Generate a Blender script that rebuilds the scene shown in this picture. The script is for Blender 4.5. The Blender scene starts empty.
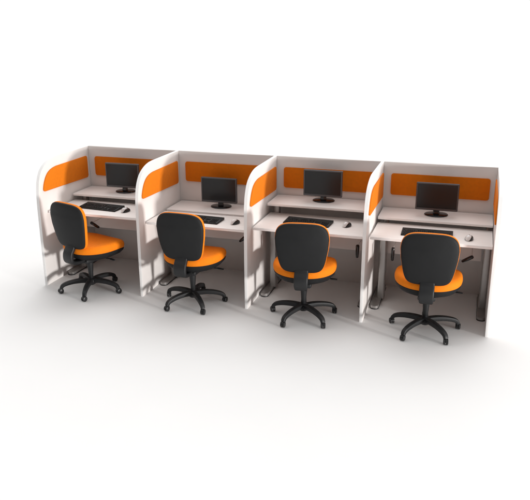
import bpy, bmesh, math, random
from mathutils import Vector, Matrix
S = bpy.context.scene
C = S.collection
PI = math.pi
random.seed(7)

# ------------------------------------------------------------------ camera
cam = bpy.data.cameras.new('camera'); co = bpy.data.objects.new('camera', cam); C.objects.link(co)
YAW, PITCH, ROLL = -.297, -.318, -.003
dd = Vector((math.sin(YAW)*math.cos(PITCH), math.cos(YAW)*math.cos(PITCH), math.sin(PITCH)))
rr = Vector((math.cos(YAW), -math.sin(YAW), 0)); uu = rr.cross(dd)
r2 = rr*math.cos(ROLL) + uu*math.sin(ROLL); u2 = -rr*math.sin(ROLL) + uu*math.cos(ROLL)
M = Matrix((r2, u2, -dd)).transposed().to_4x4(); M.translation = Vector((4.174, -5.782, 2.601))
co.matrix_world = M
cam.sensor_fit = 'HORIZONTAL'; cam.sensor_width = 36; cam.lens = 690.325/530*36
cam.clip_end = 2000
S.camera = co
S.render.resolution_x = 1024; S.render.resolution_y = 966

# ------------------------------------------------------------------ light
w = bpy.data.worlds.new('World'); S.world = w; w.use_nodes = True
bg = w.node_tree.nodes['Background']
bg.inputs[1].default_value = 1.0
# studio surroundings: a bright backdrop behind and overhead, a darker room in front of the row
_n = w.node_tree.nodes; _l = w.node_tree.links
_tc = _n.new('ShaderNodeTexCoord'); _dp = _n.new('ShaderNodeVectorMath'); _dp.operation = 'DOT_PRODUCT'
_dp.inputs[1].default_value = (0, .72, .69)
_mr = _n.new('ShaderNodeMapRange'); _mr.inputs['From Min'].default_value = -1; _mr.inputs['From Max'].default_value = 1
_cr = _n.new('ShaderNodeValToRGB'); _cr.color_ramp.interpolation = 'LINEAR'
_e = _cr.color_ramp.elements
_e[0].position = .33; _e[0].color = (.035, .033, .032, 1)
_e[1].position = .755; _e[1].color = (1.0, 1.0, 1.0, 1)
_e2 = _e.new(.52); _e2.color = (.60, .59, .58, 1)
_l.new(_tc.outputs['Generated'], _dp.inputs[0]); _l.new(_dp.outputs['Value'], _mr.inputs['Value'])
_l.new(_mr.outputs[0], _cr.inputs[0]); _l.new(_cr.outputs[0], bg.inputs[0]); bg.inputs[1].default_value = 1.03

def area(name, loc, target, size, size_y, power, col):
    l = bpy.data.lights.new(name, 'AREA'); l.shape = 'RECTANGLE'; l.size = size; l.size_y = size_y
    l.energy = power; l.color = col
    o = bpy.data.objects.new(name, l); C.objects.link(o); o.location = loc
    o.rotation_euler = (Vector(target) - Vector(loc)).to_track_quat('-Z', 'Y').to_euler()
    return o
# low side lamp: throws the chair and panel shadows across the side panels
area('side_lamp', (2.2+23*.915, -23*.41, 1.45), (2.2, 0, .8), 1.5, 1.5, 5200, (1, .975, .95))
# wide soft light from above and behind the row
s = bpy.data.lights.new('back_soft_light', 'SUN'); s.energy = 1.6; s.angle = math.radians(70); s.color = (1, .99, .98)
so = bpy.data.objects.new('back_soft_light', s); C.objects.link(so)
so.rotation_euler = Vector((-0.02, -1.0, -.95)).to_track_quat('-Z', 'Y').to_euler()

S.view_settings.view_transform = 'Standard'; S.view_settings.look = 'None'
S.view_settings.exposure = 0; S.view_settings.gamma = 1
S.cycles.max_bounces = 8; S.cycles.diffuse_bounces = 4

# ------------------------------------------------------------------ materials
def mat(name, col, rough=.5, metal=0, spec=.5, var=.04, vscale=6, bump=0, bscale=400, coat=0, sheen=0, rvar=.05, streak=None):
    m = bpy.data.materials.new(name); m.use_nodes = True
    nt = m.node_tree; b = nt.nodes['Principled BSDF']
    b.inputs['Metallic'].default_value = metal
    b.inputs['Specular IOR Level'].default_value = spec
    b.inputs['Coat Weight'].default_value = coat
    b.inputs['Sheen Weight'].default_value = sheen
    tc = nt.nodes.new('ShaderNodeTexCoord')
    mp = nt.nodes.new('ShaderNodeMapping'); nt.links.new(tc.outputs['Object'], mp.inputs[0])
    if streak: mp.inputs['Scale'].default_value = streak
    n = nt.nodes.new('ShaderNodeTexNoise'); n.inputs['Scale'].default_value = vscale; n.inputs['Detail'].default_value = 5
    nt.links.new(mp.outputs[0], n.inputs['Vector'])
    r = nt.nodes.new('ShaderNodeValToRGB')
    a = [c*(1-var) for c in col]; z = [min(1, c*(1+var)) for c in col]
    r.color_ramp.elements[0].position = .3; r.color_ramp.elements[1].position = .7
    r.color_ramp.elements[0].color = (*a, 1); r.color_ramp.elements[1].color = (*z, 1)
    nt.links.new(n.outputs['Fac'], r.inputs[0]); nt.links.new(r.outputs[0], b.inputs['Base Color'])
    mr = nt.nodes.new('ShaderNodeMapRange'); mr.inputs['To Min'].default_value = max(.02, rough-rvar); mr.inputs['To Max'].default_value = min(1, rough+rvar)
    nt.links.new(n.outputs['Fac'], mr.inputs['Value']); nt.links.new(mr.outputs[0], b.inputs['Roughness'])
    if bump:
        n2 = nt.nodes.new('ShaderNodeTexNoise'); n2.inputs['Scale'].default_value = bscale; n2.inputs['Detail'].default_value = 2
        nt.links.new(tc.outputs['Object'], n2.inputs['Vector'])
        bp = nt.nodes.new('ShaderNodeBump'); bp.inputs['Strength'].default_value = bump; bp.inputs['Distance'].default_value = .002
        nt.links.new(n2.outputs['Fac'], bp.inputs['Height']); nt.links.new(bp.outputs[0], b.inputs['Normal'])
    return m
M_floor = mat('floor_paint', (.84, .835, .83), rough=.75, var=.008, vscale=1.5, spec=.2)
M_panel = mat('panel_laminate', (.76, .725, .705), rough=.5, var=.012, vscale=9, spec=.3, bump=.05, bscale=900)
M_top = mat('desktop_laminate', (.84, .80, .775), rough=.42, var=.03, vscale=14, spec=.4, bump=.04, bscale=900, streak=(.25, 5, 5))
M_edge = mat('edge_band', (.88, .87, .86), rough=.4, var=.01)
M_orange = mat('orange_fabric', (.69, .175, .004), rough=.85, var=.05, vscale=40, spec=.2, bump=.35, bscale=1100)
M_seat = mat('seat_fabric', (.80, .205, .003), rough=.8, var=.05, vscale=40, spec=.25, bump=.3, bscale=900, sheen=.0)
M_black = mat('black_plastic', (.013, .0135, .0145), rough=.45, spec=.35, var=.12, vscale=20, bump=.25, bscale=700)
M_shell = mat('shell_plastic', (.0115, .012, .0128), rough=.6, spec=.22, var=.10, vscale=8, bump=.35, bscale=600)
M_castor = mat('castor_rubber', (.012, .012, .013), rough=.4, var=.1)
M_gloss = mat('gloss_black', (.010, .010, .011), rough=.14, var=.1, rvar=.03)
M_bezel = mat('monitor_bezel', (.07, .071, .076), rough=.3, var=.05, metal=.3)
M_screen = mat('screen_glass', (.013, .0138, .0150), rough=.22, var=.03, spec=.3, rvar=.02)
M_key = mat('key_plastic', (.009, .009, .0095), rough=.5, var=.15, spec=.25)
M_kbody = mat('keyboard_plastic', (.008, .008, .008), rough=.5, var=.1, spec=.2)
M_silver = mat('powder_silver', (.36, .345, .335), rough=.34, metal=.6, var=.03, vscale=30)
M_mouse = mat('mouse_white', (.78, .78, .78), rough=.18, var=.02, coat=.4)

# ------------------------------------------------------------------ mesh helpers
def finish(name, bm, m, parent=None, smooth=True, mods=None):
    bmesh.ops.recalc_face_normals(bm, faces=bm.faces)
    me = bpy.data.meshes.new(name); bm.to_mesh(me); bm.free()
    me.materials.append(m)
    if smooth:
        for p in me.polygons: p.use_smooth = True
        me.set_sharp_from_angle(angle=math.radians(38))
    o = bpy.data.objects.new(name, me); C.objects.link(o)
    if parent: o.parent = parent
    return o
def thing(name, label, cat, loc=(0, 0, 0), rz=0, group=None):
    o = bpy.data.objects.new(name, None); C.objects.link(o); o.empty_display_size = .1
    o.location = loc; o.rotation_euler = (0, 0, rz); o['label'] = label; o['category'] = cat
    if group: o['group'] = group
    return o
def place(o, loc=(0, 0, 0), rot=(0, 0, 0)):
    o.location = loc; o.rotation_euler = rot; return o
def copy_tree(o, parent=None):
    c = o.copy(); C.objects.link(c)
    if parent: c.parent = parent
    for ch in list(o.children): copy_tree(ch, c)
    return c
def prism(bm, pts, a, b, axis='z', bev=0, seg=2):
    """extrude a 2-D outline between a and b along an axis; bev rounds the rims"""
    f = {'z': lambda p, h: (p[0], p[1], h), 'x': lambda p, h: (h, p[0], p[1]), 'y': lambda p, h: (p[0], h, p[1])}[axis]
    t = bmesh.new()
    v0 = [t.verts.new(f(p, a)) for p in pts]; v1 = [t.verts.new(f(p, b)) for p in pts]
    n = len(pts)
    F0 = t.faces.new(v0); F1 = t.faces.new(v1[::-1])
    for i in range(n): t.faces.new((v0[i], v0[(i+1) % n], v1[(i+1) % n], v1[i]))
    if bev:
        es = list(set(F0.edges) | set(F1.edges))
        bmesh.ops.bevel(t, geom=es, offset=bev, segments=seg, profile=.5, affect='EDGES')
    join(bm, t)
def join(bm, t, mtx=None):
    if mtx is not None: bmesh.ops.transform(t, matrix=mtx, verts=t.verts)
    me = bpy.data.meshes.new('tmp'); t.to_mesh(me); t.free(); bm.from_mesh(me); bpy.data.meshes.remove(me)
def box(bm, x0, x1, y0, y1, z0, z1, bev=.002, seg=2, mtx=None):
    t = bmesh.new()
    bmesh.ops.create_cube(t, size=1)
    for v in t.verts: v.co = Vector(((x0+x1)/2+v.co.x*(x1-x0), (y0+y1)/2+v.co.y*(y1-y0), (z0+z1)/2+v.co.z*(z1-z0)))
    if bev: bmesh.ops.bevel(t, geom=list(t.edges), offset=bev, segments=seg, profile=.5, affect='EDGES')
    join(bm, t, mtx)
def rrect(x0, x1, y0, y1, r, n=8):
    P = []
    for cx, cy, a0 in ((x1-r, y1-r, 0), (x0+r, y1-r, 90), (x0+r, y0+r, 180), (x1-r, y0+r, 270)):
        for i in range(n+1):
            a = math.radians(a0+90*i/n); P.append((cx+r*math.cos(a), cy+r*math.sin(a)))
    return P
def lathe(bm, prof, n=32, mtx=None):
    t = bmesh.new(); rings = []
    for r, z in prof:
        rings.append([t.verts.new((max(r, 1e-5)*math.cos(2*PI*i/n), max(r, 1e-5)*math.sin(2*PI*i/n), z)) for i in range(n)])
    for a, b in zip(rings, rings[1:]):
        for i in range(n): t.faces.new((a[i], a[(i+1) % n], b[(i+1) % n], b[i]))
    t.faces.new(rings[0][::-1]); t.faces.new(rings[-1])
    bmesh.ops.remove_doubles(t, verts=t.verts, dist=1e-4)
    join(bm, t, mtx)
def loft(bm, rings, mtx=None, cap=True):
    t = bmesh.new(); R = [[t.verts.new(p) for p in r] for r in rings]; n = len(R[0])
    for a, b in zip(R, R[1:]):
        for i in range(n): t.faces.new((a[i], a[(i+1) % n], b[(i+1) % n], b[i]))
    if cap:
        t.faces.new(R[0][::-1]); t.faces.new(R[-1])
    join(bm, t, mtx)
def sweep(bm, path, sec, mtx=None):
    """sec(i) -> list of (u, v) section points; path in the x-z plane, u across y"""
    rings = []
    for i, (x, z) in enumerate(path):
        x0, z0 = path[max(0, i-1)]; x1, z1 = path[min(len(path)-1, i+1)]
        t = Vector((x1-x0, 0, z1-z0)).normalized(); nrm = Vector((-t.z, 0, t.x))
        rings.append([Vector((x, u, z)) + nrm*v for u, v in sec(i)])
    loft(bm, rings, mtx)
def smoothpath(P, n=6):
    out = []
    for i in range(len(P)-1):
        p0 = P[max(0, i-1)]; p1 = P[i]; p2 = P[i+1]; p3 = P[min(len(P)-1, i+2)]
        for k in range(n):
            t = k/n
            out.append(tuple(.5*((2*b)+(-a+c)*t+(2*a-5*b+4*c-d)*t*t+(-a+3*b-3*c+d)*t**3) for a, b, c, d in zip(p0, p1, p2, p3)))
    out.append(tuple(P[-1])); return out

# ------------------------------------------------------------------ setting
bm = bmesh.new(); bmesh.ops.create_grid(bm, x_segments=8, y_segments=8, size=400)
fl = finish('floor', bm, M_floor, smooth=False); fl['kind'] = 'structure'

# ------------------------------------------------------------------ partition row
W, T, H, D = 1.1, .03, 1.3, 1.0
part = thing('cubicle_partition', 'long white four bay cubicle partition with curved side panels and orange fabric pads, standing on the white floor behind the chairs', 'partition')
prof = [(0, 0), (.001, .45), (.004, .80), (.008, .92), (.017, 1.01), (.033, 1.085), (.062, 1.15), (.105, 1.205), (.165, 1.245), (.245, 1.277), (.335, 1.295), (.43, 1.3)]
prof = prof[:2] + smoothpath(prof[2:], 4)
side = prof + [(1.0+T, 1.3), (1.0+T, 0)]
# side pads follow the panel's curve
padc = [(.10, .985), (.088, 1.0), (.095, 1.03), (.115, 1.075), (.15, 1.125), (.20, 1.165), (.27, 1.19), (.35, 1.2)]
padc = smoothpath(padc, 4)
pad = [(.115, .98)] + padc + [(.925, 1.2)]
for i in range(1, 7): a = math.radians(90-15*i); pad.append((.925+.02*math.cos(a), 1.18+.02*math.sin(a)))
for i in range(0, 7): a = math.radians(-15*i); pad.append((.925+.02*math.cos(a), .985+.02*math.sin(a)-.005+.0))
def side_panel(i):
    bm = bmesh.new(); prism(bm, side, 0, T, 'x', bev=.003)
    o = finish('side_panel', bm, M_panel, part); o.location = (i*W, 0, 0)
    o.data.materials.append(M_edge)                # whiter edge banding round the board
    for p in o.data.polygons: p.material_index = 1 if abs(p.normal.x) < .6 else 0
    return o
for i in range(5):
    o = side_panel(i)
    for sgn in ((1,) if i == 0 else (-1,) if i == 4 else (1, -1)):
        bm = bmesh.new()
        if sgn > 0: prism(bm, pad, T+.0015, T+.013, 'x', bev=.005, seg=3)
        else: prism(bm, pad, -.013, -.0015, 'x', bev=.005, seg=3)
        finish('fabric_pad', bm, M_orange, o)
for i in range(4):
    bm = bmesh.new(); box(bm, i*W+T+.0005, (i+1)*W-.0005, D, D+T, .0, H-.001, .0025)
    o = finish('back_panel', bm, M_panel, part)
    bm = bmesh.new(); prism(bm, rrect(i*W+.108, i*W+1.043, .975, 1.188, .022), D-.013, D-.0015, 'y', bev=.005, seg=3)
    finish('fabric_pad', bm, M_orange, o)

# ------------------------------------------------------------------ desks
deskz = [.776, .747, .780, .785]; shelfz = [.850, .757, .897, .844]; rear = [.63, .558, .70, .62]
dlabel = ['white desk in the leftmost bay, behind the chair that is turned sideways',
          'lowest white desk, its monitor shelf level with its top, second bay from left',
          'white desk with the highest raised monitor shelf, in the third bay from the left',
          'white desk with two black crank handles showing below the top, in the rightmost bay']
# crank handle positions: (thick end, thin end) x and z on the plane y=.35
cranks = [[((.395, .612), (.482, .567))],
          [((2.085, .597), (2.035, .553))],
          [((3.204, .614), (3.203, .497)), ((2.433, .612), (2.431, .50))],
          [((4.234, .604), (4.149, .553)), ((3.533, .617), (3.531, .50))]]
for i in range(4):
    x0, x1 = i*W+T+.017, (i+1)*W-.006
    zd, zs = deskz[i], shelfz[i]
    d = thing('desk', dlabel[i], 'desk', (i*W+.565, .55, 0), 0, 'height adjustable desks in the cubicle bays')
    def P(name, bm, m):
        bmesh.ops.translate(bm, verts=bm.verts, vec=(-(i*W+.565), -.55, 0)); 
        o = finish(name, bm, m, d)
        if m is M_top:                              # whiter edge banding on the boards
            o.data.materials.append(M_edge)
            for p in o.data.polygons: p.material_index = 1 if abs(p.normal.z) < .6 else 0
        return o
    bm = bmesh.new(); prism(bm, rrect(x0, x1, .12, rear[i], .008, 3), zd-.025, zd, 'z', bev=.002); P('desktop', bm, M_top)
    bm = bmesh.new(); prism(bm, rrect(x0, x1, .59, .985, .008, 3), zs-.022, zs, 'z', bev=.002); P('monitor_shelf', bm, M_top)
    bm = bmesh.new(); box(bm, x0+.075, x1-.075, .655, .673, .47, min(zd, zs)-.03); P('modesty_panel', bm, M_panel)
    for sx, fo in ((i*W+.115, -.030), ((i+1)*W-.032, -.004)):
        bm = bmesh.new(); prism(bm, rrect(sx-.033, sx+.033, .555, .645, .016), .03, min(zd-.025, zs-.022)-.003, 'z'); P('column', bm, M_silver)
        bm = bmesh.new(); box(bm, sx-.016, sx+.016, .32, .55, zd-.050, zd-.027, .002); P('support_arm', bm, M_silver)
        t = bmesh.new(); prism(bm2 := bmesh.new(), rrect(sx+fo-.038, sx+fo+.038, .335, .95, .036, 10), .004, .034, 'z', bev=.009, seg=3); t.free()
        ft = P('foot', bm2, M_silver)
        bm = bmesh.new(); prism(bm, rrect(sx+fo-.041, sx+fo+.041, .332, .953, .039, 10), .001, .009, 'z', bev=.002); gl = P('foot_glide', bm, M_black); gl.parent = ft
        if zs > zd:
            bm = bmesh.new(); box(bm, sx-.024, sx+.024, .70, .76, .6, zs-.024, .003); box(bm, sx-.012, sx+.012, .64, .705, .61, .64, 0); P('shelf_post', bm, M_silver)
    for (ax, az), (bx, bz) in cranks[i]:
        a = Vector((ax, .35, az)); b = Vector((bx, .35, bz)); v = b-a; L = v.length
        mt = Matrix.Translation(a) @ v.to_track_quat('Z', 'Y').to_matrix().to_4x4()
        bm = bmesh.new()
        lathe(bm, [(.004, -.014), (.013, -.011), (.0175, 0), (.016, L*.5), (.0125, L-.006), (.007, L)], 20, mt)
        h = P('crank_handle', bm, M_gloss)
        bm = bmesh.new(); lathe(bm, [(.0028, 0), (.0028, .31)], 12, Matrix.Translation((ax, .348, az)) @ Matrix.Rotation(-PI/2, 4, 'X'))
        rod = P('crank_rod', bm, M_panel); rod.parent = h

# ------------------------------------------------------------------ monitors
def make_monitor(label):
    t = thing('monitor', label, 'monitor', group='black monitors on the desk shelves')
    # local: origin at base, screen centre at z .19, screen faces -y
    w2, z0, z1 = .1965, .058, .322
    bm = bmesh.new(); y0 = -.052
    out = rrect(-w2, w2, z0, z1, .008, 4); inn = rrect(-w2+.013, w2-.013, z0+.020, z1-.013, .002, 4)
    rings = [[(x, y0+.004, z) for x, z in inn], [(x, y0, z) for x, z in inn], [(x, y0-.001, z) for x, z in rrect(-w2+.004, w2-.004, z0+.004, z1-.004, .006, 4)],
             [(x, y0+.004, z) for x, z in out], [(x, y0+.022, z) for x, z in out],
             [(x*.96, y0+.03, z0+(z-z0)*.96+.005) for x, z in out], [(x*.6, y0+.046, .19+(z-.19)*.55) for x, z in out]]
    loft(bm, rings)
    finish('housing', bm, M_bezel, t)
    bm = bmesh.new(); prism(bm, inn, y0+.0025, y0+.0038, 'y'); finish('screen', bm, M_screen, t)
    bm = bmesh.new()
    loft(bm, [[(x*s, y0+.036+dy+y, z) for x, y in rrect(-.03, .03, -.011, .011, .008, 4)] for z, s, dy in ((.012, 1.25, .012), (.03, 1, .014), (.09, .9, .012), (.14, .9, .008))])
    finish('stand_neck', bm, M_gloss, t)
    bm = bmesh.new(); n = 48
    rings = []
    for s, z in ((.97, .001), (1, .004), (1, .008), (.96, .012), (.8, .0155), (.45, .019), (.2, .021)):
        rings.append([(.112*s*math.cos(2*PI*k/n), .010+.098*s*math.sin(2*PI*k/n), z) for k in range(n)])
    loft(bm, rings); finish('stand_base', bm, M_gloss, t)
    return t
mlabels = ['black monitor on the shelf of the leftmost bay', 'black monitor on the lowest shelf, second bay from the left',
           'black monitor on the highest shelf, third bay from the left', 'black monitor on the shelf of the rightmost bay']
mons = [(.560, .82, 1.5), (1.664, .835, 0), (2.763, .84, -1), (3.872, .81, 0)]
mon0 = None
for i, (x, y, r) in enumerate(mons):
    m = make_monitor(mlabels[0]) if mon0 is None else copy_tree(mon0)
    mon0 = mon0 or m
    m['label'] = mlabels[i]; place(m, (x, y, shelfz[i]), (0, 0, math.radians(r)))

# ------------------------------------------------------------------ keyboards
def make_keyboard(label):
    t = thing('keyboard', label, 'keyboard', group='black keyboards on the desktops')
    bm = bmesh.new(); w, d = .225, .093
    side_ = [(-d, .002), (-d, .010), (-d+.004, .013), (d-.01, .026), (d, .022), (d, .002)]
    prism(bm, side_, -w, w, 'x', bev=.002)
    finish('case', bm, M_kbody, t)
    bm = bmesh.new()
    def key(x, y, kw):
        z = .013+(y+d)/(2*d)*.0115
        a = kw/2-.0012; b = .0079
        loft(bm, [[(x+sx*a, y+sy*b, z-.002) for sx, sy in ((-1, -1), (1, -1), (1, 1), (-1, 1))],
                  [(x+sx*(a-.0022), y+sy*(b-.002)+.0008, z+.0062) for sx, sy in ((-1, -1), (1, -1), (1, 1), (-1, 1))]])
    u = .0182
    rows = [[1.25, 1.25, 1.25, 6.25, 1.25, 1.25, 1.25, 1.25], [2.25]+[1]*10+[2.75], [1.75]+[1]*11+[2.25], [1.5]+[1]*12+[1.5], [1]*13+[2]]
    for j, rw in enumerate(rows):
        x = -w+.010; y = -d+.020+j*u*1.0
        for k in rw: key(x+k*u/2, y, k*u); x += k*u
        for k in range(3):
            if j in (3, 4) or (j == 0) or (j == 1 and k == 1): key(-w+.010+15*u+.011+(k+.5)*u, y, u)
        for k in range(4):
            key(-w+.010+18*u+.020+(k+.5)*u, y, u)
    for k in list(range(0, 1))+list(range(2, 6))+list(range(7, 11))+list(range(12, 15)):
        key(-w+.010+(k+.5)*u, -d+.026+5*u, u)
    finish('keys', bm, M_key, t)
    return t
kbs = [(.510, .378, -5.0), (1.632, .325, -3.0), (2.712, .412, -4.0), (3.828, .335, 0.5)]
kl = ['black keyboard in the leftmost bay, fully visible and turned slightly clockwise', 'black keyboard on the lowest desk, partly hidden by the second chair from the left',
      'black keyboard below the highest monitor shelf, in the third bay from the left', 'black keyboard peeking over the rightmost chair back']
kb0 = None
for i, (x, y, r) in enumerate(kbs):
    m = make_keyboard(kl[0]) if kb0 is None else copy_tree(kb0); kb0 = kb0 or m
    m['label'] = kl[i]; place(m, (x, y, deskz[i]+.0005), (0, 0, math.radians(r)))

# ------------------------------------------------------------------ mice
def make_mouse(label):
    t = thing('computer_mouse', label, 'mouse', group='black and white mice on the desktops')
    n = 32
    def shell(sx, sy, h, z0, name, m, exps=1.0, cutx=None, par=t):
        bm = bmesh.new(); rings = []
        for k in range(9):
            a = (PI/2)*k/9
            rings.append([(sx*math.cos(a)**.7*math.cos(2*PI*q/n), sy*math.cos(a)**.7*math.sin(2*PI*q/n)*(1+.0*a), z0+h*math.sin(a)*(1-.12*math.sin(2*PI*q/n))) for q in range(n)])
        rings.append([(1e-4*math.cos(2*PI*q/n), 1e-4*math.sin(2*PI*q/n), z0+h) for q in range(n)])
        rings.insert(0, [(x*.95, y*.95, .001) for x, y, z in rings[0]])
        loft(bm, rings); return finish(name, bm, m, par)
    shell(.037, .060, .034, .004, 'body', M_gloss)
    s_ = shell(.0300, .050, .0345, .0075, 'top_shell', M_mouse)
    place(s_, (-.003, -.012, .0015))
    bm = bmesh.new(); lathe(bm, [(.009, -.003), (.010, -.002), (.010, .002), (.009, .003)], 20, Matrix.Translation((-.003, .026, .0275)) @ Matrix.Rotation(PI/2, 4, 'Y'))
    finish('scroll_wheel', bm, M_gloss, t)
    return t
mice = [(.826, .315, -8), (2.010, .31, -16), (3.088, .41, -14), (4.195, .285, -4)]
ml = ['black and white mouse in the leftmost bay, right of the fully visible keyboard', 'black and white mouse on the lowest desk, second bay from the left',
      'black and white mouse below the highest monitor shelf, third bay from the left', 'black and white mouse near the right end of the rightmost desk']
mo0 = None
for i, (x, y, r) in enumerate(mice):
    m = make_mouse(ml[0]) if mo0 is None else copy_tree(mo0); mo0 = mo0 or m
    m['label'] = ml[i]; place(m, (x, y, deskz[i]+.0005), (0, 0, math.radians(r)))

# ------------------------------------------------------------------ chairs
def outline_seat(n=72):
    P = []
    for k in range(n):
        a = 2*PI*k/n; c, s_ = math.cos(a), math.sin(a)
        e = .62 if s_ > 0 else .74
        x = math.copysign(abs(c)**e, c); y = math.copysign(abs(s_)**e, s_)
        wx = .291*(1-.17*max(0, -y)**1.6-.05*max(0, y)**2)
        P.append((x*wx, .055+y*(.268 if y > 0 else .272)))
    return P
def make_chair(label):
    t = thing('office_chair', label, 'chair', group='orange and black swivel chairs in front of the desks')
    # seat cushion
    O = outline_seat(); cy = .055
    def zoff(x, y):                                # waterfall front, slight dish, raised sides
        q = (y-cy)/.268
        return -.030*max(0, q-.25)**2*1.8 + .012*(x/.25)**2 + .010*max(0, -q)**2
    def ring(s, z, k=1): return [(x*s, cy+(y-cy)*s, z+.026+zoff(x*s, cy+(y-cy)*s)*k) for x, y in O]
    bm = bmesh.new()
    loft(bm, [ring(.90, .405, 1), ring(.955, .408), ring(.985, .420), ring(1.0, .440), ring(.997, .458), ring(.98, .474), ring(.945, .486), ring(.88, .494), ring(.75, .499), ring(.5, .500), ring(.25, .499), ring(.02, .499)])
    seat = finish('seat', bm, M_seat, t)
    bm = bmesh.new()
    loft(bm, [ring(.45, .335, .3), ring(.66, .338, .5), ring(.86, .360, .8), ring(.955, .388), ring(.985, .410), ring(.962, .421), ring(.90, .421)])
    finish('seat_shell', bm, M_shell, seat)
    # backrest: outline in x-z
    zc, h2 = .740, .233
    def bo(n=88, sx=1, grow=0):
        P = []
        for k in range(n):
            a = 2*PI*k/n; c, s_ = math.cos(a), math.sin(a)
            e = .34 if s_ > 0 else .33
            u = math.copysign(abs(c)**e, c); v = math.copysign(abs(s_)**e, s_)
            wd = .241 if v > .25 else .241-.052*((.25-v)/1.25)**1.2
            if v > .25: wd = .241-.016*((v-.25)/.75)**2
            zz = zc+v*(h2+grow)
            if v > 0: zz -= .022*abs(u)**2.4*v      # crowned top edge
            P.append((u*(wd+grow), zz))
        return P
    def by(x, z):                                   # surface of the back shell: lean, lumbar curve, side wrap
        v = (z-zc)/h2
        return -.255-.030*v+.030*v*v*(1 if v > 0 else .6)-.0+.62*x*x
    def bring(B, s, dy, kx=1): return [(x*s, by(x*s*kx, zc+(z-zc)*s)+dy, zc+(z-zc)*s) for x, z in B]
    B = bo(); Bs = bo(grow=-.0035)
    bm = bmesh.new()
    loft(bm, [bring(B, .9, -.004), bring(B, .965, -.004), bring(B, .99, .002), bring(B, 1.0, .014), bring(B, .995, .028), bring(B, .965, .037), bring(B, .92, .045), bring(B, .82, .052), bring(B, .6, .056), bring(B, .3, .057), bring(B, .02, .057)])
    back = finish('backrest', bm, M_seat, t)
    bm = bmesh.new(); rings = [bring(Bs, .95, .001), bring(Bs, .99, .010), bring(Bs, 1.003, .004), bring(Bs, .998, -.007), bring(Bs, .975, -.0145), bring(Bs, .92, -.0175)]
    for s_ in (.8, .7, .6, .5, .4, .3, .2, .1, .02): rings.append(bring(Bs, s_, -.018))
    # shallow moulded step across the upper shell
    rr_ = []
    for r_ in rings:
        rr_.append([(x, y-.0035/(1+math.exp((z-.845)*400))*(1 if abs(x) < .19 else .3), z) for x, y, z in r_])
    loft(bm, rr_); finish('back_shell', bm, M_shell, back)
    # back bar: flat curved strap from shell down and forward under the seat
    bm = bmesh.new()
    path = smoothpath([(-.213, .61), (-.211, .555), (-.228, .51), (-.256, .468), (-.264, .42), (-.252, .378), (-.20, .356), (-.13, .350), (-.05, .350)], 5)
    def sec(i):
        k = i/(len(path)-1); hw = .062 if k < .55 else .062-.022*(k-.55)/.45
        return rrect(-hw, hw, -.019, .019, .012, 3)
    # path runs along y: rotate x->y
    sweep(bm, path, sec, Matrix.Rotation(PI/2, 4, 'Z'))
    finish('back_bar', bm, M_black, t)
    # tilt mechanism
    bm = bmesh.new(); box(bm, -.075, .075, -.10, .11, .318, .362, .012, 3); finish('tilt_mechanism', bm, M_black, t)
    # column
    bm = bmesh.new()
    lathe(bm, [(.020, .10), (.0205, .145), (.0225, .150), (.024, .19), (.030, .26), (.034, .315), (.034, .325)], 28); finish('gas_column', bm, M_black, t)
    bm = bmesh.new()
    lathe(bm, [(.022, .062), (.035, .066), (.045, .078), (.050, .100), (.048, .118), (.038, .130), (.024, .135)], 32); finish('base_hub', bm, M_black, t)
    # levers
    bm = bmesh.new()
    path2 = [(.06, .355), (.18, .362), (.235, .366), (.245, .366), (.30, .362)]
    def sec2(i):
        hw = (.005, .005, .005, .014, .012)[i]; hv = (.005, .005, .005, .0045, .004)[i]
        return rrect(-hw, hw, -hv, hv, min(hw, hv)*.9, 3)
    sweep(bm, path2, sec2, Matrix.Translation((0, .06, 0))); finish('lever', bm, M_black, t)
    # star base
    R = .305
    for k in range(5):
        an = math.radians(-126+72*k)
        bm = bmesh.new()
        lp = smoothpath([(.030, .108), (.10, .114), (.18, .110), (.25, .096), (.288, .078), (.3035, .052)], 4)
        def sec3(i):
            q = i/(len(lp)-1); hw = .027-.009*q; hv = .023-.007*q
            return rrect(-hw, hw, -hv, hv, .009-.002*q, 3)
        sweep(bm, lp, sec3, Matrix.Rotation(an, 4, 'Z'))
        leg = finish('leg', bm, M_black, t)
        sw = math.radians((20, -35, 60, 10, -50)[k])
        mt = Matrix.Rotation(an, 4, 'Z') @ Matrix.Translation((R, 0, 0)) @ Matrix.Rotation(sw, 4, 'Z')
        bm = bmesh.new()
        for sy in (-1, 1):
            lathe(bm, [(.006, -.0085), (.022, -.008), (.0255, -.005), (.0265, 0), (.0255, .005), (.021, .0085), (.006, .0095)], 24,
                  mt @ Matrix.Translation((.004, sy*.0125, .0268)) @ Matrix.Rotation(-sy*PI/2, 4, 'X'))
        cap = [(.004+.029*math.cos(math.radians(a)), .0268+.0295*math.sin(math.radians(a))) for a in range(0, 181, 15)]
        t_ = bmesh.new(); prism(t_, cap+[(-.022, .022)], -.0045, .0045, 'y', bev=.001); join(bm, t_, mt)
        lathe(bm, [(.007, .045), (.009, .066)], 12, mt)
        finish('castor', bm, M_castor, leg)
    return t
chairs = [(.542, .02, -18), (1.673, -.002, -2.5), (2.782, -.016, 7.5), (3.885, -.011, 2)]
swivel = [-1.5, 6, 5.5, 2]
cl = ['leftmost swivel chair, turned to the right with its orange seat seen from the side', 'second swivel chair from the left, black back shell, in front of the lowest desk',
      'third swivel chair from the left, in front of the desk with the highest monitor shelf', 'rightmost swivel chair, black back shell almost square to the camera']
ch0 = None
for i, (x, y, r) in enumerate(chairs):
    m = make_chair(cl[0]) if ch0 is None else copy_tree(ch0); ch0 = ch0 or m
    m['label'] = cl[i]; place(m, (x, y, 0), (0, 0, math.radians(r)))
    for ch in m.children:                          # the star base swivels freely under the seat
        if ch.name.startswith('leg'): ch.rotation_euler = (0, 0, math.radians(swivel[i]))
